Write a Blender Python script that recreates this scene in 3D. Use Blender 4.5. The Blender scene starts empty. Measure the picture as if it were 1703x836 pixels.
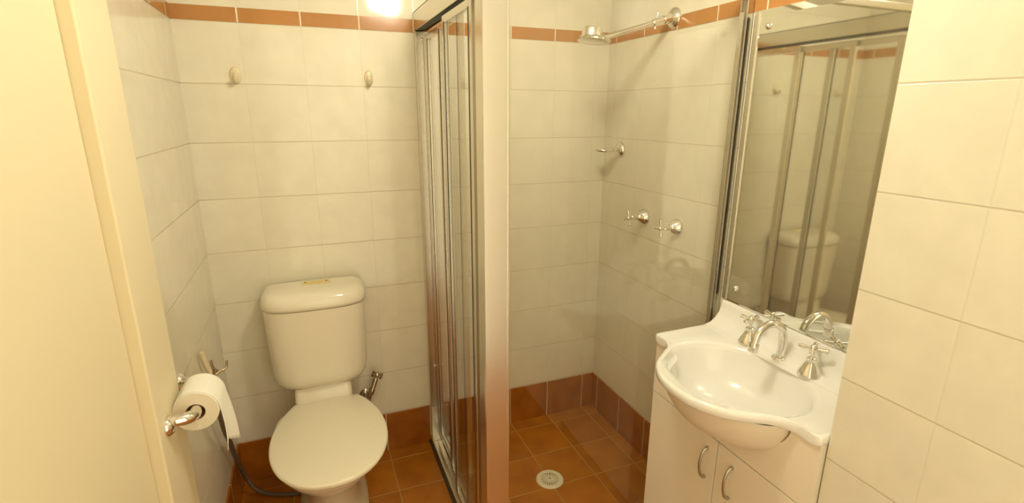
import bpy, bmesh, math, random
from mathutils import Vector, Matrix
random.seed(7)
C = bpy.context.scene.collection
S = bpy.context.scene
pi = math.pi

# ------------------------------------------------------------------ camera
CAM = Vector((-1.289, -2.1001, 1.4998)); YAW, PITCH, ROLL = 0.3761, -0.2653, 0.0040
fw = Vector((math.sin(YAW)*math.cos(PITCH), math.cos(YAW)*math.cos(PITCH), math.sin(PITCH)))
rt = fw.cross(Vector((0, 0, 1))).normalized(); up = rt.cross(fw)
r2 = rt*math.cos(ROLL) + up*math.sin(ROLL); u2 = -rt*math.sin(ROLL) + up*math.cos(ROLL)
cd = bpy.data.cameras.new('camera'); cam = bpy.data.objects.new('camera', cd); C.objects.link(cam)
M = Matrix((r2, u2, -fw)).transposed().to_4x4(); M.translation = CAM
cam.matrix_world = M
cd.sensor_width = 36.0; cd.lens = 851.87/1703*36.0; cd.clip_start = 0.02
S.camera = cam

# ------------------------------------------------------------------ world, lights, exposure
w = bpy.data.worlds.new('world'); S.world = w; w.use_nodes = True
w.node_tree.nodes['Background'].inputs[0].default_value = (1.0, 0.75, 0.45, 1)
w.node_tree.nodes['Background'].inputs[1].default_value = 0.05
LAMP = Vector((-0.815, -1.04, 2.10)); LAMP_COLOR = (1.0, 0.95, 0.74); LAMP_STRENGTH = 62.0
CEIL = 2.21
# unseen fill light added behind the camera to lift the lower walls
al = bpy.data.lights.new('fill_light', 'AREA'); al.shape = 'RECTANGLE'; al.size = 1.05; al.size_y = 2.05; al.energy = 9.8; al.color = (1.0, 0.90, 0.64)
alo = bpy.data.objects.new('fill_light', al); C.objects.link(alo); alo.location = (-0.97, -2.34, 1.06); alo.rotation_euler = (pi/2, 0, 0)
S.view_settings.view_transform = 'Standard'; S.view_settings.look = 'None'
S.view_settings.gamma = 1.0; S.view_settings.use_curve_mapping = False
S.view_settings.exposure = 0.05

# ------------------------------------------------------------------ material helpers
def mat(name, col, rough=0.5, metal=0.0, coat=0.0, noise=0.0, bump=0.0, nscale=30, spec=0.5):
    m = bpy.data.materials.new(name); m.use_nodes = True
    nt = m.node_tree; b = nt.nodes['Principled BSDF']
    b.inputs['Base Color'].default_value = (*col, 1)
    b.inputs['Roughness'].default_value = rough; b.inputs['Metallic'].default_value = metal
    b.inputs['Coat Weight'].default_value = coat; b.inputs['Coat Roughness'].default_value = 0.04
    b.inputs['Specular IOR Level'].default_value = spec
    if noise or bump:
        g = nt.nodes.new('ShaderNodeNewGeometry'); n = nt.nodes.new('ShaderNodeTexNoise')
        n.inputs['Scale'].default_value = nscale; n.inputs['Detail'].default_value = 4
        nt.links.new(g.outputs['Position'], n.inputs['Vector'])
        if noise:
            mx = nt.nodes.new('ShaderNodeMix'); mx.data_type = 'RGBA'
            mx.inputs[6].default_value = (*[c*(1-noise) for c in col], 1)
            mx.inputs[7].default_value = (*[min(1, c*(1+noise)) for c in col], 1)
            nt.links.new(n.outputs['Fac'], mx.inputs[0]); nt.links.new(mx.outputs[2], b.inputs['Base Color'])
        if bump:
            bp = nt.nodes.new('ShaderNodeBump'); bp.inputs['Strength'].default_value = 1
            bp.inputs['Distance'].default_value = bump
            nt.links.new(n.outputs['Fac'], bp.inputs['Height']); nt.links.new(bp.outputs[0], b.inputs['Normal'])
    return m

def tile_mat(name, col, grout, axes, offs, sizes, gw, gstr=(1, 1), rough=0.18, tint=0.04, mottle=0.05, mscale=12, bumpd=0.0006, wav=0.0008, col2=None, fine=0.0, spec=0.5):
    """tiles laid in world space: axes = two of 'XYZ' (None = no joints along it)"""
    m = bpy.data.materials.new(name); m.use_nodes = True
    nt = m.node_tree; N = nt.nodes; L = nt.links; b = N['Principled BSDF']
    b.inputs['Roughness'].default_value = rough
    b.inputs['Specular IOR Level'].default_value = spec
    g = N.new('ShaderNodeNewGeometry'); sp = N.new('ShaderNodeSeparateXYZ'); L.new(g.outputs['Position'], sp.inputs[0])
    def math_(op, a, b_=None, c=None):
        n = N.new('ShaderNodeMath'); n.operation = op
        for i, v in enumerate((a, b_, c)):
            if v is None: continue
            if isinstance(v, (int, float)): n.inputs[i].default_value = v
            else: L.new(v, n.inputs[i])
        return n.outputs[0]
    masks = []; cells = []
    for ax, of, sz, gs in zip(axes, offs, sizes, gstr):
        if ax is None: continue
        q = math_('DIVIDE', math_('SUBTRACT', sp.outputs['XYZ'.index(ax)], of), sz)
        f = math_('FRACT', q); cells.append(math_('FLOOR', q))
        d = math_('MULTIPLY', math_('MINIMUM', f, math_('SUBTRACT', 1.0, f)), sz)
        mr = N.new('ShaderNodeMapRange'); mr.interpolation_type = 'SMOOTHSTEP'
        mr.inputs['From Min'].default_value = gw*0.3; mr.inputs['From Max'].default_value = gw*0.8
        mr.inputs['To Min'].default_value = gs; mr.inputs['To Max'].default_value = 0
        L.new(d, mr.inputs['Value']); masks.append(mr.outputs[0])
    mask = masks[0] if len(masks) == 1 else math_('MAXIMUM', masks[0], masks[1])
    cv = N.new('ShaderNodeCombineXYZ')
    for i, c in enumerate(cells): L.new(c, cv.inputs[i])
    wn = N.new('ShaderNodeTexWhiteNoise'); L.new(cv.outputs[0], wn.inputs['Vector'])
    no = N.new('ShaderNodeTexNoise'); no.inputs['Scale'].default_value = mscale; no.inputs['Detail'].default_value = 5
    va = N.new('ShaderNodeVectorMath'); va.operation = 'MULTIPLY_ADD'
    va.inputs[1].default_value = (3.1, 3.1, 3.1); L.new(cv.outputs[0], va.inputs[0]); L.new(g.outputs['Position'], va.inputs[2])
    L.new(va.outputs[0], no.inputs['Vector'])
    base = N.new('ShaderNodeMix'); base.data_type = 'RGBA'
    c2 = col2 or tuple(c*(1-2*mottle) for c in col)
    base.inputs[6].default_value = (*c2, 1); base.inputs[7].default_value = (*col, 1)
    cr = N.new('ShaderNodeMapRange'); cr.inputs['From Min'].default_value = 0.35; cr.inputs['From Max'].default_value = 0.65
    L.new(no.outputs['Fac'], cr.inputs['Value']); L.new(cr.outputs[0], base.inputs[0])
    hs = N.new('ShaderNodeHueSaturation'); L.new(base.outputs[2], hs.inputs['Color'])
    vv = math_('MULTIPLY_ADD', wn.outputs['Value'], 2*tint, 1-tint); L.new(vv, hs.inputs['Value'])
    fin = N.new('ShaderNodeMix'); fin.data_type = 'RGBA'
    L.new(mask, fin.inputs[0]); L.new(hs.outputs[0], fin.inputs[6]); fin.inputs[7].default_value = (*grout, 1)
    L.new(fin.outputs[2], b.inputs['Base Color'])
    rr = N.new('ShaderNodeMapRange'); rr.inputs['To Min'].default_value = rough; rr.inputs['To Max'].default_value = 0.7
    L.new(mask, rr.inputs['Value']); L.new(rr.outputs[0], b.inputs['Roughness'])
    n2 = N.new('ShaderNodeTexNoise'); n2.inputs['Scale'].default_value = 9; n2.inputs['Detail'].default_value = 1
    L.new(va.outputs[0], n2.inputs['Vector'])
    h = math_('ADD', math_('MULTIPLY', n2.outputs['Fac'], wav), math_('MULTIPLY', mask, -bumpd))
    if fine:
        n3 = N.new('ShaderNodeTexNoise'); n3.inputs['Scale'].default_value = 160; n3.inputs['Detail'].default_value = 3
        L.new(g.outputs['Position'], n3.inputs['Vector'])
        h = math_('ADD', h, math_('MULTIPLY', n3.outputs['Fac'], fine))
    bp = N.new('ShaderNodeBump'); bp.inputs['Strength'].default_value = 1; bp.inputs['Distance'].default_value = 1
    L.new(h, bp.inputs['Height']); L.new(bp.outputs[0], b.inputs['Normal'])
    return m

def glass_mat(name, tint):
    m = bpy.data.materials.new(name); m.use_nodes = True
    nt = m.node_tree; N = nt.nodes; L = nt.links
    N.remove(N['Principled BSDF']); out = N['Material Output']
    t = N.new('ShaderNodeBsdfTransparent'); t.inputs[0].default_value = (*tint, 1)
    gl = N.new('ShaderNodeBsdfGlossy'); gl.inputs['Roughness'].default_value = 0.015
    fr = N.new('ShaderNodeFresnel'); 
    ge = N.new('ShaderNodeNewGeometry'); mr = N.new('ShaderNodeMapRange')   # same reflectance on both faces of the pane
    mr.inputs['To Min'].default_value = 1.5; mr.inputs['To Max'].default_value = 1/1.5
    L.new(ge.outputs['Backfacing'], mr.inputs['Value']); L.new(mr.outputs[0], fr.inputs['IOR'])
    mx = N.new('ShaderNodeMixShader'); L.new(fr.outputs[0], mx.inputs[0]); L.new(t.outputs[0], mx.inputs[1]); L.new(gl.outputs[0], mx.inputs[2])
    L.new(mx.outputs[0], out.inputs['Surface'])
    return m

CREAM = (0.745, 0.69, 0.55); GROUT = (0.52, 0.44, 0.31)
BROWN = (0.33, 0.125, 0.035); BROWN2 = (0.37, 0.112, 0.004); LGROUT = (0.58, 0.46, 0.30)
def wall_tiles(ax, off, zoff=-0.009): return tile_mat('cream_tile_'+ax, CREAM, GROUT, (ax, 'Z'), (off, zoff), (0.2, 0.2), 0.0030, (0.16, 0.75), rough=0.08, tint=0.012, mottle=0.025, mscale=14)
m_back = wall_tiles('X', -0.068); m_side = wall_tiles('Y', -0.059); m_left = wall_tiles('Y', -0.036); m_nib = wall_tiles('Y', -0.02, -0.047)
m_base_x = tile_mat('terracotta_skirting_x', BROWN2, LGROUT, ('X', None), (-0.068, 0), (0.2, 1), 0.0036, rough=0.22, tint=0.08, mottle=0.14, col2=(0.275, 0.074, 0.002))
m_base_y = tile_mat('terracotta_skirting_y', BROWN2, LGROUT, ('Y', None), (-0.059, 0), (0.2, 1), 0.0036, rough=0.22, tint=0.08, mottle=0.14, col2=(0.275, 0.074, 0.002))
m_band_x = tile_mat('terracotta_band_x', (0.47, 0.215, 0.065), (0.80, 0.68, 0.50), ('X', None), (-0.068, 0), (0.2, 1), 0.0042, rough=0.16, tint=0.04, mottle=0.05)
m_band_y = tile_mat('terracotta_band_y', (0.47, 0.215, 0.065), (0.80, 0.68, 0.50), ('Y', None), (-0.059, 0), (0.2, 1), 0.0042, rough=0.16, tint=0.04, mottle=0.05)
m_floor = tile_mat('terracotta_floor', (0.45, 0.155, 0.005), (0.48, 0.28, 0.09), ('X', 'Y'), (-0.064, -0.079), (0.2, 0.205), 0.0036, rough=0.3, tint=0.07, mottle=0.12, mscale=9, col2=(0.35, 0.108, 0.003), fine=0.00008)
m_ceil = mat('ceiling_paint', (0.83, 0.80, 0.72), 0.8)
m_door = mat('cream_paint', (0.80, 0.70, 0.48), 0.45)
m_porc = mat('white_porcelain', (0.82, 0.77, 0.66), 0.08, coat=0.4)
m_cist = mat('cream_porcelain', (0.76, 0.69, 0.55), 0.14, coat=0.2)
m_seat = mat('cream_seat_plastic', (0.80, 0.73, 0.57), 0.22, noise=0.015, nscale=14)
m_alu = mat('bright_aluminium', (0.72, 0.68, 0.60), 0.22, 1.0)
m_alu2 = mat('dull_aluminium', (0.50, 0.46, 0.38), 0.32, 1.0)
m_dark = mat('dark_seal_and_shade', (0.045, 0.038, 0.028), 0.5)
m_chrome = mat('chrome', (0.80, 0.77, 0.72), 0.09, 1.0)
m_old = mat('tarnished_chrome', (0.52, 0.45, 0.34), 0.25, 1.0, noise=0.2, nscale=60)
m_mirror = mat('mirror_silver', (0.80, 0.80, 0.74), 0.035, 1.0)
m_lam = mat('cream_laminate', (0.80, 0.71, 0.57), 0.4, noise=0.02, nscale=20)
m_gap = mat('shadow_gap_brown', (0.20, 0.13, 0.07), 0.7)
m_top = mat('moulded_white_basin', (0.84, 0.82, 0.78), 0.12, coat=0.3)
m_under = mat('shaded_basin_underside', (0.74, 0.64, 0.50), 0.5)  # darker than the counter, painting in the shade beneath its lip
m_paper = mat('toilet_paper', (0.90, 0.87, 0.78), 0.95, bump=0.0004, nscale=220)
m_paper2 = mat('toilet_paper_edge', (0.80, 0.73, 0.58), 0.95, bump=0.0005, nscale=300)
m_card = mat('cardboard_tube', (0.40, 0.30, 0.19), 0.9)
m_hose = mat('grey_hose', (0.13, 0.085, 0.05), 0.45)
m_hook = mat('hook_plastic', (0.70, 0.60, 0.40), 0.3)
m_drain = mat('drain_plastic', (0.82, 0.78, 0.60), 0.35)
m_stain = mat('yellowed_button_plate', (0.72, 0.56, 0.24), 0.4, noise=0.12, nscale=90)
m_rust = mat('rust_screw', (0.16, 0.08, 0.02), 0.6)
m_glass = glass_mat('clear_glass', (0.985, 0.985, 0.97))
m_post = mat('satin_aluminium', (0.76, 0.72, 0.64), 0.27, 1.0)

# ------------------------------------------------------------------ object helpers
def V(*a): return Vector(a)
def finish(bm, name, m, parent=None, origin=(0, 0, 0), smooth=None, bevel=0, seg=2, sub=0):
    bmesh.ops.recalc_face_normals(bm, faces=bm.faces[:])
    me = bpy.data.meshes.new(name); o = Vector(origin)
    if parent is not None: o = Vector(parent['_w']) if '_w' in parent else o
    for v in bm.verts: v.co -= o
    bm.to_mesh(me); bm.free()
    ob = bpy.data.objects.new(name, me); C.objects.link(ob)
    if isinstance(m, (list, tuple)):
        for x in m: me.materials.append(x)
    else: me.materials.append(m)
    if smooth is not None:
        for p in me.polygons: p.use_smooth = True
        if smooth < 180:
            me.set_sharp_from_angle(angle=math.radians(smooth))
    if bevel:
        md = ob.modifiers.new('bevel', 'BEVEL'); md.width = bevel; md.segments = seg; md.limit_method = 'ANGLE'; md.angle_limit = math.radians(35)
    if sub:
        md = ob.modifiers.new('sub', 'SUBSURF'); md.levels = sub; md.render_levels = sub
    if parent is not None:
        ob.parent = parent; ob['_w'] = list(o)
    else:
        ob.location = o; ob['_w'] = list(o)
    return ob
def empty(name, loc, label, cat, group=None):
    o = bpy.data.objects.new(name, None); C.objects.link(o); o.location = loc; o.empty_display_size = 0.05
    o['_w'] = list(loc); tag(o, label, cat, group); return o
def tag(o, label=None, cat=None, group=None, kind=None):
    if label: o['label'] = label
    if cat: o['category'] = cat
    if group: o['group'] = group
    if kind: o['kind'] = kind
    return o
def box(bm, a, b):
    x0, x1 = sorted((a[0], b[0])); y0, y1 = sorted((a[1], b[1])); z0, z1 = sorted((a[2], b[2]))
    vs = [bm.verts.new((x, y, z)) for z in (z0, z1) for y in (y0, y1) for x in (x0, x1)]
    for f in ((0, 2, 3, 1), (4, 5, 7, 6), (0, 1, 5, 4), (2, 6, 7, 3), (0, 4, 6, 2), (1, 3, 7, 5)):
        bm.faces.new([vs[i] for i in f])
def boxes(*l):
    bm = bmesh.new()
    for a, b in l: box(bm, a, b)
    return bm
def frame_for(t):
    t = t.normalized(); a = Vector((0, 0, 1)) if abs(t.z) < 0.9 else Vector((1, 0, 0))
    u = t.cross(a).normalized(); return u, t.cross(u).normalized()
def loft(bm, rings, cap0=True, cap1=True, closed=True):
    vr = [[bm.verts.new(p) for p in r] for r in rings]; n = len(vr[0])
    for a, b in zip(vr, vr[1:]):
        for i in range(n if closed else n-1):
            bm.faces.new((a[i], a[(i+1) % n], b[(i+1) % n], b[i]))
    if cap0: bm.faces.new(vr[0][::-1])
    if cap1: bm.faces.new(vr[-1])
    return vr
def tube(bm, pts, rad, n=16, cap=True):
    pts = [Vector(p) for p in pts]; rs = rad if isinstance(rad, (list, tuple)) else [rad]*len(pts)
    rings = []; u = None
    for i, p in enumerate(pts):
        t = (pts[min(i+1, len(pts)-1)] - pts[max(i-1, 0)]).normalized()
        if u is None: u, v = frame_for(t)
        else:
            u = (u - t*u.dot(t)).normalized(); v = t.cross(u).normalized()
        rings.append([p + (u*math.cos(2*pi*k/n) + v*math.sin(2*pi*k/n))*rs[i] for k in range(n)])
    loft(bm, rings, cap, cap)
def lathe(bm, prof, origin, axis, n=32, sx=1, sy=1):
    """prof: (radius, height along axis)"""
    o = Vector(origin); t = Vector(axis).normalized(); u, v = frame_for(t)
    rings = [[o + t*h + (u*math.cos(2*pi*k/n)*sx + v*math.sin(2*pi*k/n)*sy)*max(r, 1e-4) for k in range(n)] for r, h in prof]
    loft(bm, rings)
def smooth_path(pts, k=6):
    P = [Vector(p) for p in pts]; P = [2*P[0]-P[1]] + P + [2*P[-1]-P[-2]]; out = []
    for i in range(1, len(P)-2):
        for j in range(k):
            t = j/k; a, b, c, d = P[i-1:i+3]
            out.append(0.5*((2*b) + (c-a)*t + (2*a-5*b+4*c-d)*t*t + (-a+3*b-3*c+d)*t**3))
    out.append(P[-2]); return out
def struct(name, bm, m, **k): return tag(finish(bm, name, m, **k), kind='structure')

# ------------------------------------------------------------------ room shell
XL = -1.6653; YF = -2.36; NX = -0.265; NY = -1.438; T = 0.1
struct('floor', boxes(((XL-0.3, 0.2, -0.1), (0.2, YF-0.2, 0))), m_floor)
struct('ceiling', boxes(((XL-0.2, 0.2, CEIL), (0.2, YF-0.2, CEIL+0.1))), m_ceil)
struct('wall_back', boxes(((XL-T, 0, 0), (T, T, CEIL))), m_back)
struct('wall_right', boxes(((0, -0.0, 0), (T, NY, CEIL))), m_side)
struct('wall_nib', boxes(((NX, NY, 0), (T, YF, CEIL))), m_nib)
struct('wall_left', boxes(((XL-T, 0, 0), (XL, -0.72, CEIL)), ((XL-T, -0.72, 2.05), (XL, -1.62, CEIL)), ((XL-T, -1.62, 0), (XL, YF, CEIL))), m_left)
struct('wall_front', boxes(((XL-T, YF-T, 0), (T, YF, CEIL))), m_back)
ZS, ZB, ZT = 0.1877, 1.7914, 1.8378; e = 0.007
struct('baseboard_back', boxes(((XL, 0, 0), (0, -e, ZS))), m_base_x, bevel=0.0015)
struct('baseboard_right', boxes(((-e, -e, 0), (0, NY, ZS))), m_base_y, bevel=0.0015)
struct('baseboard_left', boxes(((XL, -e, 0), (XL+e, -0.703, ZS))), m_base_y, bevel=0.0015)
b2 = 0.0015
struct('trim_1', boxes(((XL, 0, ZB), (0, -b2, ZT))), m_band_x)
struct('trim_2', boxes(((-b2, -b2, ZB), (0, NY, ZT))), m_band_y)
struct('trim_3', boxes(((XL, -b2, ZB), (XL+b2, -0.703, ZT))), m_band_y)
struct('trim_4', boxes(((XL-0.02, -0.706, 0), (XL+0.018, -0.905, 2.13)), ((XL-0.02, -0.905, 2.03), (XL+0.018, -1.70, 2.13)), ((XL-0.02, -1.60, 0), (XL+0.018, -1.70, 2.03))), m_door, bevel=0.004)
dr = tag(finish(boxes(((XL-0.045, -0.907, 0.008), (XL-0.008, -1.598, 2.028))), 'door_1', m_door, bevel=0.002), kind='structure')


# ------------------------------------------------------------------ ceiling lamp
def emis(name, col, s):
    m = bpy.data.materials.new(name); m.use_nodes = True; b = m.node_tree.nodes['Principled BSDF']
    b.inputs['Base Color'].default_value = (0.9, 0.9, 0.85, 1)
    b.inputs['Emission Color'].default_value = (*col, 1); b.inputs['Emission Strength'].default_value = s
    return m
lamp = empty('ceiling_lamp', (LAMP.x, LAMP.y, CEIL), 'round frosted ceiling lamp glowing warm above the floor in front of the shower', 'lamp')
bm = bmesh.new(); lathe(bm, [(0.135, CEIL-0.022), (0.135, CEIL-0.001)], (LAMP.x, LAMP.y, 0), (0, 0, 1), 40); finish(bm, 'lamp_base', m_alu, lamp, smooth=40)
bm = bmesh.new(); lathe(bm, [(0.0005, CEIL-0.180), (0.045, CEIL-0.179), (0.075, CEIL-0.170), (0.089, CEIL-0.145), (0.092, CEIL-0.10), (0.092, CEIL-0.022)], (LAMP.x, LAMP.y, 0), (0, 0, 1), 40)
finish(bm, 'lamp_shade', emis('warm_lamp_glow', LAMP_COLOR, LAMP_STRENGTH), lamp, smooth=60)

# ------------------------------------------------------------------ shower screen
scr = empty('shower_screen', (-0.83, -0.8, 0), 'corner shower screen with sliding glass doors, fixed glass panel and aluminium frame', 'shower screen')
HT, HB = 1.862, 1.792; XO, XI = -0.868, -0.812
bm = boxes(((XO, -0.001, HB+0.004), (XO+0.003, -0.80, HT)), ((XO, -0.001, HT-0.004), (XI, -0.80, HT)), ((XI-0.003, -0.001, HB+0.010), (XI, -0.80, HT)),
           ((-0.851, -0.001, HB+0.012), (-0.849, -0.80, HT-0.004)), ((-0.833, -0.001, HB+0.012), (-0.831, -0.80, HT-0.004)), ((XO+0.002, -0.002, HB+0.03), (XI-0.002, -0.799, HB+0.033)))
hr = finish(bm, 'header_rail', m_alu, scr, bevel=0.0008)
finish(boxes(((XO+0.005, -0.002, HB+0.004), (-0.852, -0.79, HB+0.012)), ((-0.848, -0.002, HB+0.006), (-0.834, -0.79, HB+0.014))), 'track_seal', m_dark, hr)
finish(boxes(((-0.80, -0.788, 1.842), (-0.002, -0.812, 1.866))), 'top_rail', m_alu, scr, bevel=0.003)
# jamb on the back wall
j = finish(boxes(((XO, -0.0015, ZS+0.002), (XI, -0.030, HB+0.002)), ((XO+0.0015, -e-0.002, 0.0125), (XI-0.0025, -0.030, ZS+0.002))), 'wall_jamb', m_alu, scr, bevel=0.0012)
for zz in (0.40, 1.765):
    bm = bmesh.new(); lathe(bm, [(0.0055, 0), (0.0055, 0.0015), (0.003, 0.004), (0.0005, 0.0045)], (-0.842, -0.030, zz), (0, -1, 0), 16); finish(bm, 'screw', m_top if zz < 1 else m_chrome, j, smooth=40)
# channel on the right wall
finish(boxes(((-0.004, -0.779, 0.034), (-0.026, -0.783, HT)), ((-0.004, -0.806, 0.034), (-0.026, -0.810, HT)), ((-0.0022, -0.783, ZS+0.002), (-0.0065, -0.806, HT)), ((-0.030, -0.786, 0.034), (-0.034, -0.803, HT-0.07))), 'wall_channel', m_alu, scr, bevel=0.0008)
# corner post
bm = boxes(((-0.868, -0.832, 0), (-0.797, -0.824, HT)), ((-0.868, -0.824, 0), (-0.860, -0.772, HT)), ((-0.860, -0.824, 0), (-0.803, -0.776, HT)), ((-0.8035, -0.8335, 0), (-0.7955, -0.79, HT)))
finish(bm, 'corner_post', m_post, scr, bevel=0.002)
# sill track under the sliding doors
sl = finish(boxes(((XO-0.004, -e-0.001, 0), (XI+0.002, -0.776, 0.012)), ((XO-0.004, -e-0.001, 0.012), (XO+0.001, -0.776, 0.036)), ((-0.852, -e-0.001, 0.012), (-0.849, -0.776, 0.030)),
                  ((-0.834, -e-0.001, 0.012), (-0.831, -0.776, 0.030)), ((XI-0.002, -e-0.001, 0.012), (XI+0.002, -0.776, 0.036))), 'sill_track', m_alu, scr, bevel=0.001)
finish(boxes(((XO-0.010, -e-0.001, 0.0), (XO-0.004, -0.84, 0.010))), 'sealant_strip', m_dark, sl)
finish(boxes(((-0.795, -0.784, 0), (-e-0.001, -0.828, 0.034))), 'bottom_rail', m_alu, scr, bevel=0.002)
# fixed glass
finish(boxes(((-0.797, -0.7965, 0.034), (-0.030, -0.8015, 1.845))), 'glass_panel', m_glass, scr)
# three sliding panels
for k, (x, y0, y1) in enumerate(((-0.8235, -0.034, -0.315), (-0.8405, -0.290, -0.560), (-0.8585, -0.430, -0.735))):
    z0, z1 = 0.040, HB-0.008; sw = 0.024; t = 0.0075
    pn = finish(boxes(((x-t, y0, z0), (x+t, y0-sw, z1)), ((x-t, y1+sw, z0), (x+t, y1, z1)), ((x-t, y0-sw, z0), (x+t, y1+sw, z0+0.035)), ((x-t, y0-sw, z1-0.022), (x+t, y1+sw, z1))), 'sliding_panel', m_alu if k != 1 else m_alu, scr, bevel=0.002)
    finish(boxes(((x-0.002, y0-sw+0.003, z0+0.03), (x+0.002, y1+sw-0.003, z1-0.018))), 'glass_pane', m_glass, pn)
    finish(boxes(((x-t-0.0012, y1+sw-0.001, z0+0.03), (x-t+0.001, y1+sw+0.003, z1-0.02)), ((x-t-0.0012, y0-sw-0.003, z0+0.03), (x-t+0.001, y0-sw+0.001, z1-0.02))), 'rubber_seal', m_dark, pn)

# small block lying by the track
bm = boxes(((-0.806, -0.055, 0.0), (-0.776, -0.135, 0.045)))
tag(finish(bm, 'soap_bar', m_top, origin=(-0.79, -0.1, 0), bevel=0.008, seg=3, smooth=60), 'small cream soap bar standing on the shower floor inside the sliding doors', 'soap')

# floor waste
dw = empty('floor_drain', (-0.46, -0.447, 0), 'round cream plastic floor drain grate in the shower floor', 'drain')
bm = bmesh.new(); cx, cy = -0.46, -0.447
def ring(r, z, n=80): return [(cx+r*math.cos(2*pi*k/n), cy+r*math.sin(2*pi*k/n), z) for k in range(n)]
loft(bm, [ring(0.0385, 0.001), ring(0.0385, 0.0050), ring(0.041, 0.0062), ring(0.054, 0.0050), ring(0.0585, 0.0012), ring(0.0585, 0.0002), ring(0.0385, 0.0002)], False, False)
finish(bm, 'rim', m_drain, dw, smooth=50)
bm = bmesh.new(); lathe(bm, [(0.040, 0.0004), (0.040, 0.0012)], (cx, cy, 0), (0, 0, 1), 40); finish(bm, 'drain_hole', m_dark, dw)
bm = bmesh.new(); nb = 20
lathe(bm, [(0.0165, 0.0013), (0.0165, 0.0048), (0.014, 0.0054), (0.0005, 0.0056)], (cx, cy, 0), (0, 0, 1), 40)
for k in range(nb):
    a = 2*pi*k/nb; d = Vector((math.cos(a), math.sin(a), 0)); n_ = Vector((-d.y, d.x, 0)); c0 = Vector((cx, cy, 0))
    pa, pb = c0+d*0.014, c0+d*0.040; wa, wb = 0.0021, 0.0034
    q = [pa+n_*wa, pb+n_*wb, pb-n_*wb, pa-n_*wa]
    loft(bm, [[p+V(0, 0, 0.0013) for p in q], [p+V(0, 0, 0.0048) for p in q]])
finish(bm, 'grate', m_drain, dw)
bm = bmesh.new(); lathe(bm, [(0.0042, 0.0055), (0.0038, 0.0066), (0.0005, 0.0068)], (cx, cy, 0), (0, 0, 1), 16); finish(bm, 'screw', m_old, dw)

# ------------------------------------------------------------------ shower fittings on the right wall
def cross_handle(bm, c, axis, L=0.036, r0=0.0038, r1=0.0062, roll=0.4, hub=0.0085):
    c = Vector(c); ax = Vector(axis).normalized(); u, v = frame_for(ax)
    for k in range(4):
        a = roll + k*pi/2; d = u*math.cos(a)+v*math.sin(a)
        tube(bm, [c, c+d*L*0.35, c+d*L*0.75, c+d*L*0.93, c+d*L], [r0*1.1, r0, r1*0.95, r1, r1*0.55], 12)
    lathe(bm, [(hub, -0.008), (hub*1.1, 0), (hub, 0.006), (hub*0.5, 0.011), (0.0005, 0.012)], c, ax, 20)
def shower_tap(y, z, label):
    t = empty('shower_tap', (0, y, z), label, 'tap', 'taps on the shower wall')
    bm = bmesh.new(); lathe(bm, [(0.034, 0), (0.034, 0.004), (0.031, 0.010), (0.026, 0.020), (0.018, 0.029), (0.012, 0.034), (0.011, 0.037)], (0, y, z), (-1, 0, 0), 32); finish(bm, 'flange', m_chrome, t, smooth=50)
    bm = bmesh.new(); lathe(bm, [(0.008, 0.035), (0.0105, 0.037), (0.0105, 0.044), (0.007, 0.046), (0.006, 0.060), (0.006, 0.074)], (0, y, z), (-1, 0, 0), 20); finish(bm, 'spindle', m_chrome, t, smooth=40)
    bm = bmesh.new(); cross_handle(bm, (-0.078, y, z), (-1, 0, 0), L=0.034, roll=0.35 if y > -0.45 else 0.15); finish(bm, 'handle', m_chrome, t, smooth=50)
shower_tap(-0.347, 1.081, 'chrome cross-handle shower tap nearer the back corner')
shower_tap(-0.555, 1.081, 'chrome cross-handle shower tap nearer the mirror')
sd = empty('soap_dish', (0, -0.14, 1.344), 'chrome soap dish bracket on the shower wall near the corner', 'soap dish')
bm = bmesh.new(); lathe(bm, [(0.032, 0), (0.032, 0.006), (0.027, 0.014), (0.018, 0.020), (0.012, 0.022), (0.0005, 0.023)], (0, -0.14, 1.344), (-1, 0, 0), 32); finish(bm, 'flange', m_chrome, sd, smooth=50)
bm = bmesh.new(); tube(bm, [(-0.018, -0.14, 1.344), (-0.045, -0.14, 1.341)], 0.0075, 16); finish(bm, 'arm', m_chrome, sd, smooth=50)
bm = bmesh.new(); n = 40
def ov(s, z, cx=-0.083, cy=-0.14): return [(cx+0.045*s*math.cos(2*pi*k/n), cy+0.036*s*math.sin(2*pi*k/n), z) for k in range(n)]
loft(bm, [ov(0.80, 1.335), ov(0.97, 1.338), ov(1.0, 1.345), ov(0.97, 1.347), ov(0.92, 1.345), ov(0.78, 1.339), ov(0.2, 1.3385)]); finish(bm, 'tray', m_chrome, sd, smooth=60)

sh = empty('overhead_shower', (0, -0.437, 1.832), 'chrome shower head on a straight arm above the shower taps', 'shower head')
bm = bmesh.new(); lathe(bm, [(0.038, 0), (0.038, 0.004), (0.034, 0.010), (0.024, 0.018), (0.014, 0.022), (0.013, 0.030)], (0, -0.437, 1.832), (-1, 0, 0), 32); finish(bm, 'flange', m_chrome, sh, smooth=50)
A = V(-0.018, -0.437, 1.831); B_ = V(-0.285, -0.427, 1.752)
dr_ = (B_-A).normalized()
bm = bmesh.new(); tube(bm, [A, A+dr_*0.03], 0.0165, 20); tube(bm, [A+dr_*0.028, A+dr_*0.040], 0.0135, 20); tube(bm, [A+dr_*0.040, A+dr_*0.075], [0.0155, 0.013], 20); tube(bm, [A+dr_*0.03, B_], [0.0100]+[0.0085], 20); finish(bm, 'arm', m_chrome, sh, smooth=40)
bm = bmesh.new(); p = A+dr_*0.062; tube(bm, [p, p+V(0.004, 0.0, 0.020), p+V(0.006, 0, 0.032)], [0.004, 0.003, 0.0035], 10); tube(bm, [p, p+V(-0.002, 0, -0.022)], 0.005, 10); finish(bm, 'lever', m_chrome, sh, smooth=50)
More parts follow.
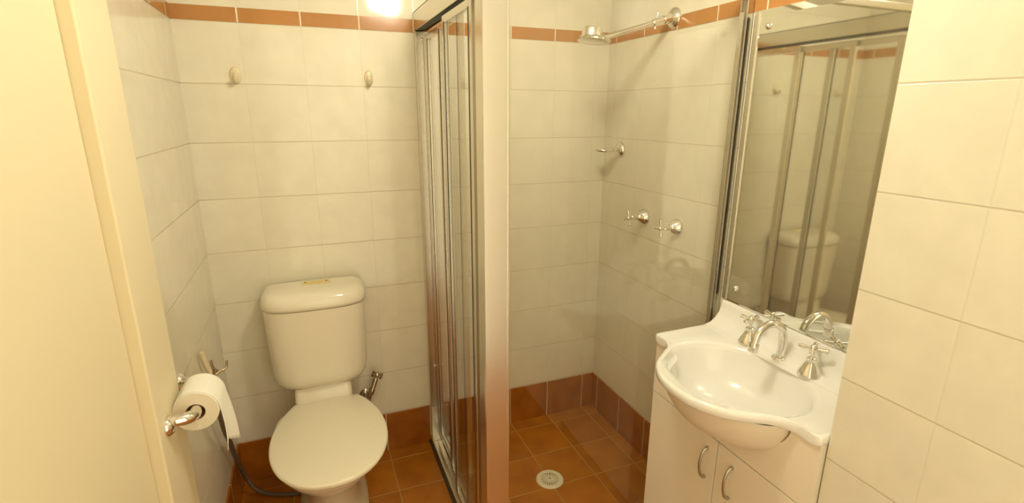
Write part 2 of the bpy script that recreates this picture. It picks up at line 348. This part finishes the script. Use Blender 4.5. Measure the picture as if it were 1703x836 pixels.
bm = bmesh.new(); hc = V(-0.315, -0.430, 1.750); tube(bm, [B_-dr_*0.004, B_+dr_*0.012, hc+V(0.012, 0, 0.010)], [0.012, 0.015, 0.013], 20); finish(bm, 'swivel', m_chrome, sh, smooth=60)
ax = V(0.10, 0.02, 1)
bm = bmesh.new(); lathe(bm, [(0.0005, -0.010), (0.050, -0.010), (0.0575, -0.006), (0.058, 0.000), (0.050, 0.006), (0.036, 0.010)], hc+V(-0.012, 0, -0.006), ax, 48); finish(bm, 'spray_plate', m_chrome, sh, smooth=40)
bm = bmesh.new(); lathe(bm, [(0.036, 0.008), (0.034, 0.032), (0.031, 0.038), (0.010, 0.040), (0.0005, 0.040)], hc+V(-0.022, 0, -0.006), ax, 40); finish(bm, 'hub', m_chrome, sh, smooth=40)

# ------------------------------------------------------------------ robe hooks on the back wall
def hook(x, z, label, sx=1.0):
    h = empty('robe_hook', (x, 0, z), label, 'hook', 'hooks on the back wall')
    bm = bmesh.new(); n = 32
    def r(s, y, dz=0): return [(x+0.019*sx*s*math.cos(2*pi*k/n), y, z+dz+0.029*s*math.sin(2*pi*k/n)) for k in range(n)]
    loft(bm, [r(1, 0), r(1, -0.003), r(0.9, -0.006), r(0.55, -0.0085), r(0.05, -0.009)]); finish(bm, 'backplate', m_hook, h, smooth=60)
    bm = bmesh.new(); tube(bm, smooth_path([(x, -0.006, z+0.006), (x, -0.012, z-0.010), (x, -0.020, z-0.019), (x, -0.031, z-0.018), (x, -0.036, z-0.006)], 5), [0.0085]*5+[0.0075]*10+[0.006]*6, 14); finish(bm, 'prong', m_hook, h, smooth=60)
hook(-1.495, 1.620, 'cream plastic hook on the back wall, directly above the toilet cistern\'s left end')
hook(-1.046, 1.622, 'cream plastic hook on the back wall, beside the shower screen frame', 0.85)

# ------------------------------------------------------------------ toilet
TX = -1.312
to = empty('toilet', (TX, -0.35, 0), 'cream close-coupled toilet with closed lid and stained cistern top', 'toilet')
def dshape(xc, hw, yb, yf, n=64, p=2.6, pw=None):
    """ring: flat-ish at the back (yb), rounded at the front (yf)"""
    out = []
    for k in range(n):
        a = 2*pi*k/n; c, s = math.cos(a), math.sin(a)
        q = p if s < 0 else (pw or 5)
        x = abs(c)**(2/q)*(1 if c >= 0 else -1); y = abs(s)**(2/q)*(1 if s >= 0 else -1)
        ym = yb-(yb-yf)*0.45
        out.append((xc+hw*x, ym + (y*(yb-ym) if y >= 0 else y*(ym-yf))))
    return out
def rings(spec, **k): return [[(x, y, z) for x, y in dshape(TX+(s[4] if len(s) > 4 else 0), s[1], s[2], s[3], **k)] for s in spec for z in (s[0],)]
def cst(z, hw, yb, yf):   # cistern outline: straight back, broad front corners
    out = []; n = 64
    for k in range(n):
        a = 2*pi*k/n; c, s = math.cos(a), math.sin(a); q = 3.2 if s < 0 else 9
        x = abs(c)**(2/q)*(1 if c >= 0 else -1); y = abs(s)**(2/q)*(1 if s >= 0 else -1)
        ym = yb-(yb-yf)*0.42
        out.append((TX-0.002+hw*x, ym+(y*(yb-ym) if y >= 0 else y*(ym-yf)), z))
    return out
bm = bmesh.new()
loft(bm, [cst(0.468, 0.115, -0.03, -0.150), cst(0.471, 0.140, -0.02, -0.172), cst(0.480, 0.157, -0.014, -0.184), cst(0.500, 0.169, -0.010, -0.192), cst(0.53, 0.1745, -0.008, -0.196), cst(0.66, 0.180, -0.008, -0.203), cst(0.79, 0.184, -0.008, -0.208), cst(0.7975, 0.184, -0.008, -0.208)])
finish(bm, 'cistern', m_cist, to, smooth=60)
bm = bmesh.new()
loft(bm, [cst(0.7990, 0.1835, -0.008, -0.2075), cst(0.8005, 0.187, -0.008, -0.211), cst(0.812, 0.1885, -0.008, -0.2125), cst(0.826, 0.187, -0.008, -0.210), cst(0.842, 0.181, -0.010, -0.203), cst(0.854, 0.169, -0.014, -0.190), cst(0.860, 0.150, -0.022, -0.172), cst(0.8625, 0.10, -0.04, -0.14), cst(0.863, 0.03, -0.08, -0.10)])
cl = finish(bm, 'cistern_lid', m_cist, to, smooth=80)
finish(boxes(((TX-0.040, -0.055, 0.8625), (TX+0.060, -0.098, 0.8650))), 'button_plate', m_stain, cl, bevel=0.001)
for dx in (-0.030, 0.047):
    bm = bmesh.new(); lathe(bm, [(0.004, 0.8645), (0.0035, 0.8662), (0.0005, 0.8668)], (TX+dx, -0.072, 0), (0, 0, 1), 12); finish(bm, 'screw', m_rust, cl)
# pan
bm = bmesh.new()
loft(bm, rings([(0.001, 0.126, -0.08, -0.47), (0.020, 0.126, -0.08, -0.47), (0.032, 0.112, -0.09, -0.462), (0.10, 0.090, -0.11, -0.465), (0.17, 0.092, -0.11, -0.475), (0.22, 0.099, -0.11, -0.505), (0.265, 0.116, -0.11, -0.550), (0.305, 0.139, -0.12, -0.595), (0.345, 0.163, -0.14, -0.635), (0.375, 0.178, -0.16, -0.657), (0.392, 0.181, -0.17, -0.664), (0.3955, 0.176, -0.175, -0.658)], p=2.3, pw=4))
finish(bm, 'pan', m_cist, to, smooth=75)
bm = bmesh.new()
def rr(hx, y0, y1, z, r=0.018):
    out = []
    for cx_, cy_, a0 in ((TX-0.002+hx-r, y0-r, 0), (TX-0.002-hx+r, y0-r, pi/2), (TX-0.002-hx+r, y1+r, pi), (TX-0.002+hx-r, y1+r, 1.5*pi)):
        for i in range(6):
            a = a0+i*pi/2/5; out.append((cx_+r*math.cos(a), cy_+r*math.sin(a), z))
    return out
loft(bm, [rr(0.085, -0.03, -0.20, 0.12), rr(0.095, -0.02, -0.20, 0.25), rr(0.106, -0.012, -0.19, 0.36), rr(0.107, -0.010, -0.185, 0.40), rr(0.105, -0.010, -0.170, 0.455), rr(0.103, -0.012, -0.165, 0.4685)])
finish(bm, 'pan_shelf', m_cist, to, smooth=50)
# seat ring and lid: outline from the photograph (straight back edge, flared sides)
LO = [(-0.117, -0.183), (-0.142, -0.225), (-0.163, -0.272), (-0.181, -0.330), (-0.191, -0.390), (-0.193, -0.440), (-0.188, -0.500), (-0.172, -0.560), (-0.146, -0.612), (-0.108, -0.654), (-0.058, -0.682), (0.0, -0.691)]
half = smooth_path([(x, y, 0) for x, y in LO], 4)
outl = [(p.x, p.y) for p in half] + [(-p.x, p.y) for p in half[-2::-1]]
def lo(s, z, c=(0, -0.43), off=0.0, dx=0): return [(TX+0.006+dx+c[0]+(x-c[0])*s, c[1]+(y-c[1])*s, z) for x, y in outl]
bm = bmesh.new(); loft(bm, [lo(0.94, 0.3965), lo(0.965, 0.3975), lo(0.975, 0.401), lo(0.965, 0.4065)]); finish(bm, 'seat', m_seat, to, smooth=50)
bm = bmesh.new(); loft(bm, [lo(0.975, 0.4075), lo(0.998, 0.409), lo(1.0, 0.413), lo(0.992, 0.4175), lo(0.965, 0.4195), lo(0.55, 0.4215), lo(0.1, 0.422)]); finish(bm, 'lid', m_seat, to, smooth=60)
bm = bmesh.new()
lathe(bm, [(0.009, -0.095), (0.010, -0.09), (0.010, 0.09), (0.009, 0.095)], (TX, -0.180, 0.408), (1, 0, 0), 20)
finish(bm, 'hinge', m_seat, to, smooth=40)

# stop valve beside the cistern
sv = empty('stop_valve', (-1.14, 0, 0.30), 'tarnished chrome angle valve with cross handle on the wall right of the toilet', 'valve')
bm = bmesh.new(); lathe(bm, [(0.026, 0), (0.026, 0.003), (0.020, 0.010), (0.010, 0.014), (0.010, 0.050)], (-1.148, 0, 0.305), (0, -1, 0), 24); finish(bm, 'flange', m_old, sv, smooth=40)
P0 = V(-1.150, -0.052, 0.280); P1 = V(-1.098, -0.052, 0.415); d = (P1-P0).normalized()
bm = bmesh.new(); tube(bm, [P0, P0+d*0.05, P0+d*0.055, P0+d*0.075, P0+d*0.08, P0+d*0.12, P0+d*0.132], [0.009, 0.009, 0.013, 0.013, 0.0105, 0.0115, 0.007], 16); finish(bm, 'body', m_old, sv, smooth=40)
bm = bmesh.new(); tube(bm, smooth_path([P0+d*0.01, P0+V(-0.010, -0.005, -0.04), P0+V(-0.035, 0, -0.075), P0+V(-0.045, 0.02, -0.10), V(-1.20, -0.02, 0.20)], 5), 0.0055, 12); finish(bm, 'supply_pipe', m_chrome, sv, smooth=60)
bm = bmesh.new(); cross_handle(bm, P1, d, L=0.027, r0=0.0045, r1=0.0078, roll=0.5, hub=0.011); finish(bm, 'handle', m_old, sv, smooth=50)

# ------------------------------------------------------------------ toilet roll and its holder
RY0, RY1, RX, RZ, RR = -0.800, -0.700, -1.5985, 0.7955, 0.0505
hd = empty('toilet_roll_holder', (XL, -0.70, RZ), 'chrome toilet roll holder bar running through the paper roll', 'toilet roll holder')
bm = bmesh.new()
ZBAR = RZ+0.005
tube(bm, smooth_path([(XL+0.020, -0.846, ZBAR+0.006), (XL+0.040, -0.844, ZBAR+0.006), (RX-0.008, -0.836, ZBAR+0.004), (RX+0.001, -0.818, ZBAR+0.001), (RX+0.001, -0.785, ZBAR)], 6), 0.0142, 20)
tube(bm, [(RX+0.001, -0.80, ZBAR), (RX+0.001, -0.652, ZBAR)], 0.0105, 16); finish(bm, 'bar', m_chrome, hd, smooth=60)
bm = bmesh.new(); tube(bm, smooth_path([(RX+0.001, -0.66, RZ), (RX-0.004, -0.634, RZ), (RX-0.022, -0.625, RZ+0.001), (XL+0.004, -0.624, RZ+0.002)], 5), 0.0085, 14); finish(bm, 'arm', m_chrome, hd, smooth=60)
for xw, y in ((XL, -0.624), (XL+0.018, -0.848)):
    bm = bmesh.new(); lathe(bm, [(0.024, 0), (0.024, 0.004), (0.018, 0.012), (0.011, 0.016), (0.0005, 0.017)], (xw, y, RZ+0.003), (1, 0, 0), 28); finish(bm, 'flange', m_chrome, hd, smooth=50)
rl = empty('toilet_roll', (RX, (RY0+RY1)/2, RZ), 'white toilet paper roll with a torn loose sheet hanging down', 'toilet roll')
bm = bmesh.new(); n = 56
def rc(r, y, dx=0, dz=0): return [(RX+dx+r*math.cos(2*pi*k/n), y, RZ+dz+r*math.sin(2*pi*k/n)) for k in range(n)]
loft(bm, [rc(0.0215, RY1), rc(RR-0.003, RY1), rc(RR, RY1-0.003), rc(RR, RY0+0.003), rc(RR-0.001, RY0+0.0005)], False, False)
finish(bm, 'paper', m_paper, rl, smooth=50)
bm = bmesh.new(); loft(bm, [rc(RR-0.001, RY0+0.0005), rc(0.0215, RY0)], False, False); finish(bm, 'paper_end', m_paper2, rl, smooth=50)
bm = bmesh.new(); loft(bm, [rc(0.0215, RY1), rc(0.0215, RY0), rc(0.0202, RY0), rc(0.0202, RY1), rc(0.0215, RY1)], False, False); finish(bm, 'core', m_card, rl, smooth=50)
# loose sheet: leaves the top of the roll, over the room side and down, torn askew
bm = bmesh.new(); cols = 14; rows = 22; grid = []
for i in range(cols+1):
    f = i/cols; y = RY1+0.001 - f*(abs(RY1-RY0)-0.002) ; col = []
    if f < 0.78: zend = 0.640 + 0.052*(f/0.78) 
    else: zend = 0.692-0.022*min(1, (f-0.78)/0.10)
    zend += 0.003*math.sin(i*2.7)
    for j in range(rows+1):
        t = j/rows
        if t < 0.45:
            a = pi*0.72 - (pi*0.72)*(t/0.45); x = RX+(RR+0.0016)*math.cos(a); z = RZ+(RR+0.0016)*math.sin(a)
        else:
            q = (t-0.45)/0.55; z = RZ+(zend-RZ)*q
            x = RX+RR+0.0016 + 0.006*math.sin(q*pi*0.8) + 0.004*q*math.sin(f*5.0+0.6) + 0.010*q*(1-f)
        col.append(bm.verts.new((x, y, z)))
    grid.append(col)
for i in range(cols):
    for j in range(rows): bm.faces.new((grid[i][j], grid[i+1][j], grid[i+1][j+1], grid[i][j+1]))
ls = finish(bm, 'loose_sheet', m_paper, rl, smooth=180)
md = ls.modifiers.new('thick', 'SOLIDIFY'); md.thickness = 0.0007; md.offset = 1

# washing-machine style tap and hose behind the roll
tp = empty('wall_tap', (XL, -0.40, 0.69), 'small cream and brown tap on the left wall behind the toilet roll', 'tap')
bm = bmesh.new(); lathe(bm, [(0.020, 0), (0.020, 0.003), (0.012, 0.010), (0.009, 0.030)], (XL, -0.375, 0.655), (1, 0, 0), 20); finish(bm, 'flange', m_old, tp, smooth=40)
bm = bmesh.new(); tube(bm, [(XL+0.028, -0.375, 0.60), (XL+0.028, -0.375, 0.70)], [0.012, 0.010], 16); finish(bm, 'body', m_old, tp, smooth=40)
bm = bmesh.new(); tube(bm, smooth_path([(XL+0.012, -0.392, 0.775), (XL+0.018, -0.388, 0.73), (XL+0.026, -0.378, 0.69)], 4), 0.0075, 12); finish(bm, 'pipe', m_hook, tp, smooth=60)
bm = bmesh.new(); tube(bm, smooth_path([(XL+0.030, -0.372, 0.735), (XL+0.034, -0.370, 0.705), (XL+0.05, -0.362, 0.690), (XL+0.066, -0.352, 0.694), (XL+0.070, -0.350, 0.716)], 5), 0.0042, 12)
tube(bm, [(XL+0.05, -0.362, 0.690), (XL+0.030, -0.375, 0.680)], 0.006, 12); finish(bm, 'handle', m_old, tp, smooth=60)
bm = bmesh.new(); tube(bm, smooth_path([(XL+0.028, -0.375, 0.605), (XL+0.030, -0.365, 0.53), (XL+0.028, -0.32, 0.44), (XL+0.026, -0.27, 0.375), (XL+0.024, -0.19, 0.245), (XL+0.030, -0.110, 0.110), (XL+0.055, -0.105, 0.040), (XL+0.095, -0.120, 0.014), (XL+0.15, -0.145, 0.010), (XL+0.20, -0.160, 0.010), (XL+0.27, -0.165, 0.013)], 7), 0.0085, 14)
tag(finish(bm, 'hose', m_hose, origin=(XL+0.1, -0.12, 0), smooth=60), 'dark grey hose curving down the left corner to the floor behind the toilet', 'hose')

# ------------------------------------------------------------------ vanity cabinet
CY0, CY1 = -0.846, -1.434; CXF = -0.283; VZ = 0.788
vc = empty('vanity_cabinet', (-0.15, -1.14, 0), 'cream laminate vanity cabinet with two doors under the basin', 'cabinet')
bm = boxes(((-0.002-e, CY0, 0.07), (CXF+0.018, CY0-0.016, VZ)), ((-0.002-e, CY1, 0.07), (CXF+0.018, CY1+0.016, VZ)), ((-0.009, CY0-0.016, 0.07), (CXF+0.018, CY1+0.016, 0.086)), ((-e-0.002, CY0-0.016, 0.086), (-e-0.010, CY1+0.016, VZ)), ((-0.05, CY0-0.002, 0), (CXF+0.06, CY1+0.002, 0.07)), ((CXF+0.020, CY0-0.016, 0.086), (CXF+0.035, CY1+0.016, 0.595)))
finish(bm, 'body', m_lam, vc, bevel=0.0008)
# front apron with the bowl cut out of it
bm = bmesh.new(); BYc = -1.137; za = 0.606
ys = [CY0] + [BYc-0.2215*math.cos(pi*k/40) for k in range(40, -1, -1)] + [CY1]
tops = []
for y in ys:
    q = 1-((y-BYc)/0.2215)**2; tops.append(VZ if q <= 0.0001 else VZ-0.1375*math.sqrt(q))
loft(bm, [[(CXF, y, za), (CXF, y, t), (CXF+0.017, y, t), (CXF+0.017, y, za)] for y, t in zip(ys, tops)])
finish(bm, 'front_apron', m_lam, vc)
finish(boxes(((CXF+0.004, CY0-0.003, 0.60), (CXF+0.02, CY1+0.003, 0.609))), 'gap_strip', m_gap, vc)
for s, y0, y1 in ((1, CY0, -1.1445), (-1, -1.1475, CY1)):
    d_ = finish(boxes(((CXF, y0, 0.088), (CXF+0.017, y1, 0.6025))), 'door', m_lam, vc, bevel=0.0012)
    hy = -1.1115 if s == 1 else -1.206
    bm = bmesh.new(); pts = [(CXF+0.001, hy, 0.562), (CXF-0.010, hy, 0.559), (CXF-0.020, hy, 0.545), (CXF-0.026, hy, 0.513), (CXF-0.020, hy, 0.480), (CXF-0.010, hy, 0.466), (CXF+0.001, hy, 0.463)]
    tube(bm, smooth_path(pts, 5), [0.0052]*5+[0.0042]*5+[0.0038]*11+[0.0042]*5+[0.0052]*5, 12)
    finish(bm, 'handle', m_alu2, d_, smooth=60)

# ------------------------------------------------------------------ moulded basin top
DZ = 0.806
bs = empty('basin', (-0.2, -1.137, DZ), 'glossy white moulded vanity basin with scalloped front and upstand', 'basin')
YC = -1.137; YA, YB = -0.836, -1.436
# front edge of the counter, from the shower-screen end to the wall end
FE = [(0.0, YA), (-0.10, YA), (-0.20, YA), (-0.268, YA), (-0.286, YA-0.004), (-0.291, YA-0.018), (-0.290, YA-0.045), (-0.293, YA-0.066), (-0.318, YA-0.100), (-0.362, YA-0.130), (-0.405, YA-0.165), (-0.435, YA-0.210), (-0.451, YA-0.255), (-0.455, YA-0.301)]
h1 = smooth_path([(x, y, 0) for x, y in FE], 4)
front = [(p.x, p.y) for p in h1] + [(p.x, 2*YC-p.y) for p in h1[-2::-1]]
NXF = len(front)
bm = bmesh.new()
BC = (-0.243, YC); BA, BBy = 0.168, 0.208    # inner bowl
def top_ring(s):
    """blend from the counter outline (s=0) to the bowl rim (s=1), one vertex per outline vertex + along the wall"""
    pass
nb_ = 40
back = [(0.0, YB + (YA-YB)*k/nb_) for k in range(1, nb_)]
outline = [(x, max(min(y, YA), YB)) for x, y in front] + back
if True:
    def rim_pt(x, y, ra, rb):
        a = math.atan2((y-BC[1])/BBy, (x-BC[0])/BA); return (BC[0]+ra*math.cos(a), BC[1]+rb*math.sin(a))
    def ringz(fn): return [fn(x, y) for x, y in outline]
    def inset(x, y, d):
        v = Vector((BC[0]-x, BC[1]-y)); L_ = v.length
        return (x+v.x/L_*d, y+v.y/L_*d)
    R = []
    R.append([(*inset(x, y, 0.038), DZ-0.026) for x, y in outline])
    R.append([(*inset(x, y, 0.006), DZ-0.026) for x, y in outline])
    R.append([(*inset(x, y, 0.000), DZ-0.020) for x, y in outline])
    R.append([(*inset(x, y, 0.000), DZ-0.004) for x, y in outline])
    R.append([(*inset(x, y, 0.003), DZ+0.001) for x, y in outline])
    R.append([(*inset(x, y, 0.009), DZ+0.002) for x, y in outline])
    def mixr(t, z):
        out = []
        for x, y in outline:
            a = inset(x, y, 0.016); b = rim_pt(x, y, BA+0.012, BBy+0.012); out.append((a[0]+(b[0]-a[0])*t, a[1]+(b[1]-a[1])*t, z))
        return out
    R.append(mixr(0.0, DZ+0.0005)); R.append(mixr(0.5, DZ-0.001)); R.append(mixr(1.0, DZ-0.001))
    for s, dz in ((1.0, -0.006), (0.975, -0.020), (0.93, -0.045), (0.86, -0.075), (0.74, -0.104), (0.58, -0.123), (0.38, -0.132), (0.15, -0.136)):
        R.append([(*rim_pt(x, y, BA*s, BBy*s), DZ+dz) for x, y in outline])
    loft(bm, R, False, True)
finish(bm, 'counter', m_top, bs, smooth=50)
# belly of the bowl seen under the counter
bm = bmesh.new(); RB = []
for s, dz in ((1.05, -0.025), (1.035, -0.05), (0.96, -0.090), (0.84, -0.122), (0.66, -0.143), (0.4, -0.152), (0.1, -0.154)):
    RB.append([(BC[0]+(BA*s)*math.cos(2*pi*k/48), BC[1]+(BBy*s)*math.sin(2*pi*k/48), DZ+dz) for k in range(48)])
loft(bm, RB, False, True); finish(bm, 'bowl_underside', m_under, bs, smooth=60)
# upstand along the wall with a coved foot, ends swept down at the shower end
bm = bmesh.new(); prof = [(-0.0005, 0.890), (-0.013, 0.890), (-0.017, 0.886), (-0.020, 0.868), (-0.028, 0.846), (-0.042, 0.826), (-0.062, 0.813), (-0.085, 0.8075), (-0.090, 0.800), (-0.0005, 0.800)]
loft(bm, [[(x, y, z) for x, z in prof] for y in (YA-0.001, YA-0.004, YA-0.30, YB+0.001)]); finish(bm, 'upstand', m_top, bs, smooth=40)
bm = bmesh.new(); tube(bm, [(-0.235, YC, DZ-0.1355), (-0.235, YC, DZ-0.132)], 0.022, 24); finish(bm, 'plug_hole', m_chrome, bs, smooth=40)

def basin_tap(x, y, label, roll):
    z = DZ+0.001; t = empty('basin_tap', (x, y, z), label, 'tap', 'taps on the basin')
    bm = bmesh.new(); lathe(bm, [(0.031, 0), (0.0315, 0.004), (0.028, 0.012), (0.023, 0.022), (0.017, 0.034), (0.0125, 0.043), (0.0135, 0.047), (0.0135, 0.052), (0.0095, 0.055)], (x, y, z), (0, 0, 1), 32); finish(bm, 'flange', m_chrome, t, smooth=50)
    bm = bmesh.new(); lathe(bm, [(0.006, 0.052), (0.0055, 0.072)], (x, y, z), (0, 0, 1), 16); finish(bm, 'spindle', m_chrome, t, smooth=40)
    bm = bmesh.new(); cross_handle(bm, (x, y, z+0.080), (0, 0, 1), L=0.037, r0=0.0042, r1=0.0068, roll=roll, hub=0.0095); finish(bm, 'handle', m_chrome, t, smooth=50)
basin_tap(-0.062, -1.005, 'chrome cross-handle basin tap nearer the shower screen', 0.25)
basin_tap(-0.064, -1.221, 'chrome cross-handle basin tap farthest from the shower screen', 0.55)
sp = empty('basin_spout', (-0.056, -1.118, DZ), 'curved chrome gooseneck spout between the two basin taps', 'spout')
bm = bmesh.new(); lathe(bm, [(0.024, 0.001), (0.024, 0.004), (0.020, 0.008), (0.013, 0.010)], (-0.056, -1.118, DZ), (0, 0, 1), 28); finish(bm, 'flange', m_chrome, sp, smooth=50)
pts = [(-0.056, -1.118, DZ+0.004), (-0.055, -1.118, 0.850), (-0.057, -1.118, 0.880), (-0.068, -1.118, 0.904), (-0.090, -1.118, 0.920), (-0.115, -1.118, 0.924), (-0.140, -1.118, 0.915), (-0.158, -1.118, 0.896), (-0.166, -1.118, 0.872)]
bm = bmesh.new(); tube(bm, smooth_path(pts, 5), 0.0115, 20); finish(bm, 'neck', m_chrome, sp, smooth=60)
bm = bmesh.new(); lathe(bm, [(0.0135, 0), (0.0142, 0.004), (0.0142, 0.022), (0.0125, 0.025), (0.009, 0.0245), (0.009, 0.020)], (-0.1655, -1.118, 0.874), (-0.15, 0, -1), 24); finish(bm, 'aerator', m_chrome, sp, smooth=40)

# ------------------------------------------------------------------ mirror
MX = -0.018; MY0, MY1, MZ0, MZ1 = -0.834, -1.434, 0.8925, 1.789
mi = empty('wall_mirror', (0, (MY0+MY1)/2, MZ0), 'large rectangular wall mirror above the basin fixed with domed screws', 'mirror')
MYL = MY0-0.015
finish(boxes(((-0.002, MY0-0.002, MZ0), (MX+0.004, MY1, MZ1))), 'backing', m_lam, mi)
bm = bmesh.new(); bv = 0.020; bl = 0.008
def mr_(y0, y1, z0, z1, x): return [(x, y0, z0), (x, y1, z0), (x, y1, z1), (x, y0, z1)]
loft(bm, [mr_(MYL, MY1, MZ0, MZ1, MX+0.004), mr_(MYL, MY1, MZ0, MZ1, MX+0.0014), mr_(MYL-bl, MY1, MZ0+0.004, MZ1-bv, MX)])
finish(bm, 'mirror_glass', m_mirror, mi)
finish(boxes(((-0.004, MY0, MZ0), (MX-0.001, MYL, MZ1))), 'side_strip', m_alu, mi, bevel=0.0008)
finish(boxes(((-0.002, MY0+0.010, MZ0), (-0.010, MY0, MZ1-0.01))), 'edge_gap_shade', m_dark, mi)  # dark strip standing in for the shade between wall channel and mirror
for y in (-0.887, -1.385):
    for z in (1.742, 0.944):
        bm = bmesh.new(); lathe(bm, [(0.0095, 0), (0.0093, 0.003), (0.0075, 0.006), (0.004, 0.0082), (0.0003, 0.009)], (MX, y, z), (-1, 0, 0), 24); finish(bm, 'dome_screw', m_chrome, mi, smooth=60)

for o in bpy.data.objects:
    if '_w' in o: del o['_w']
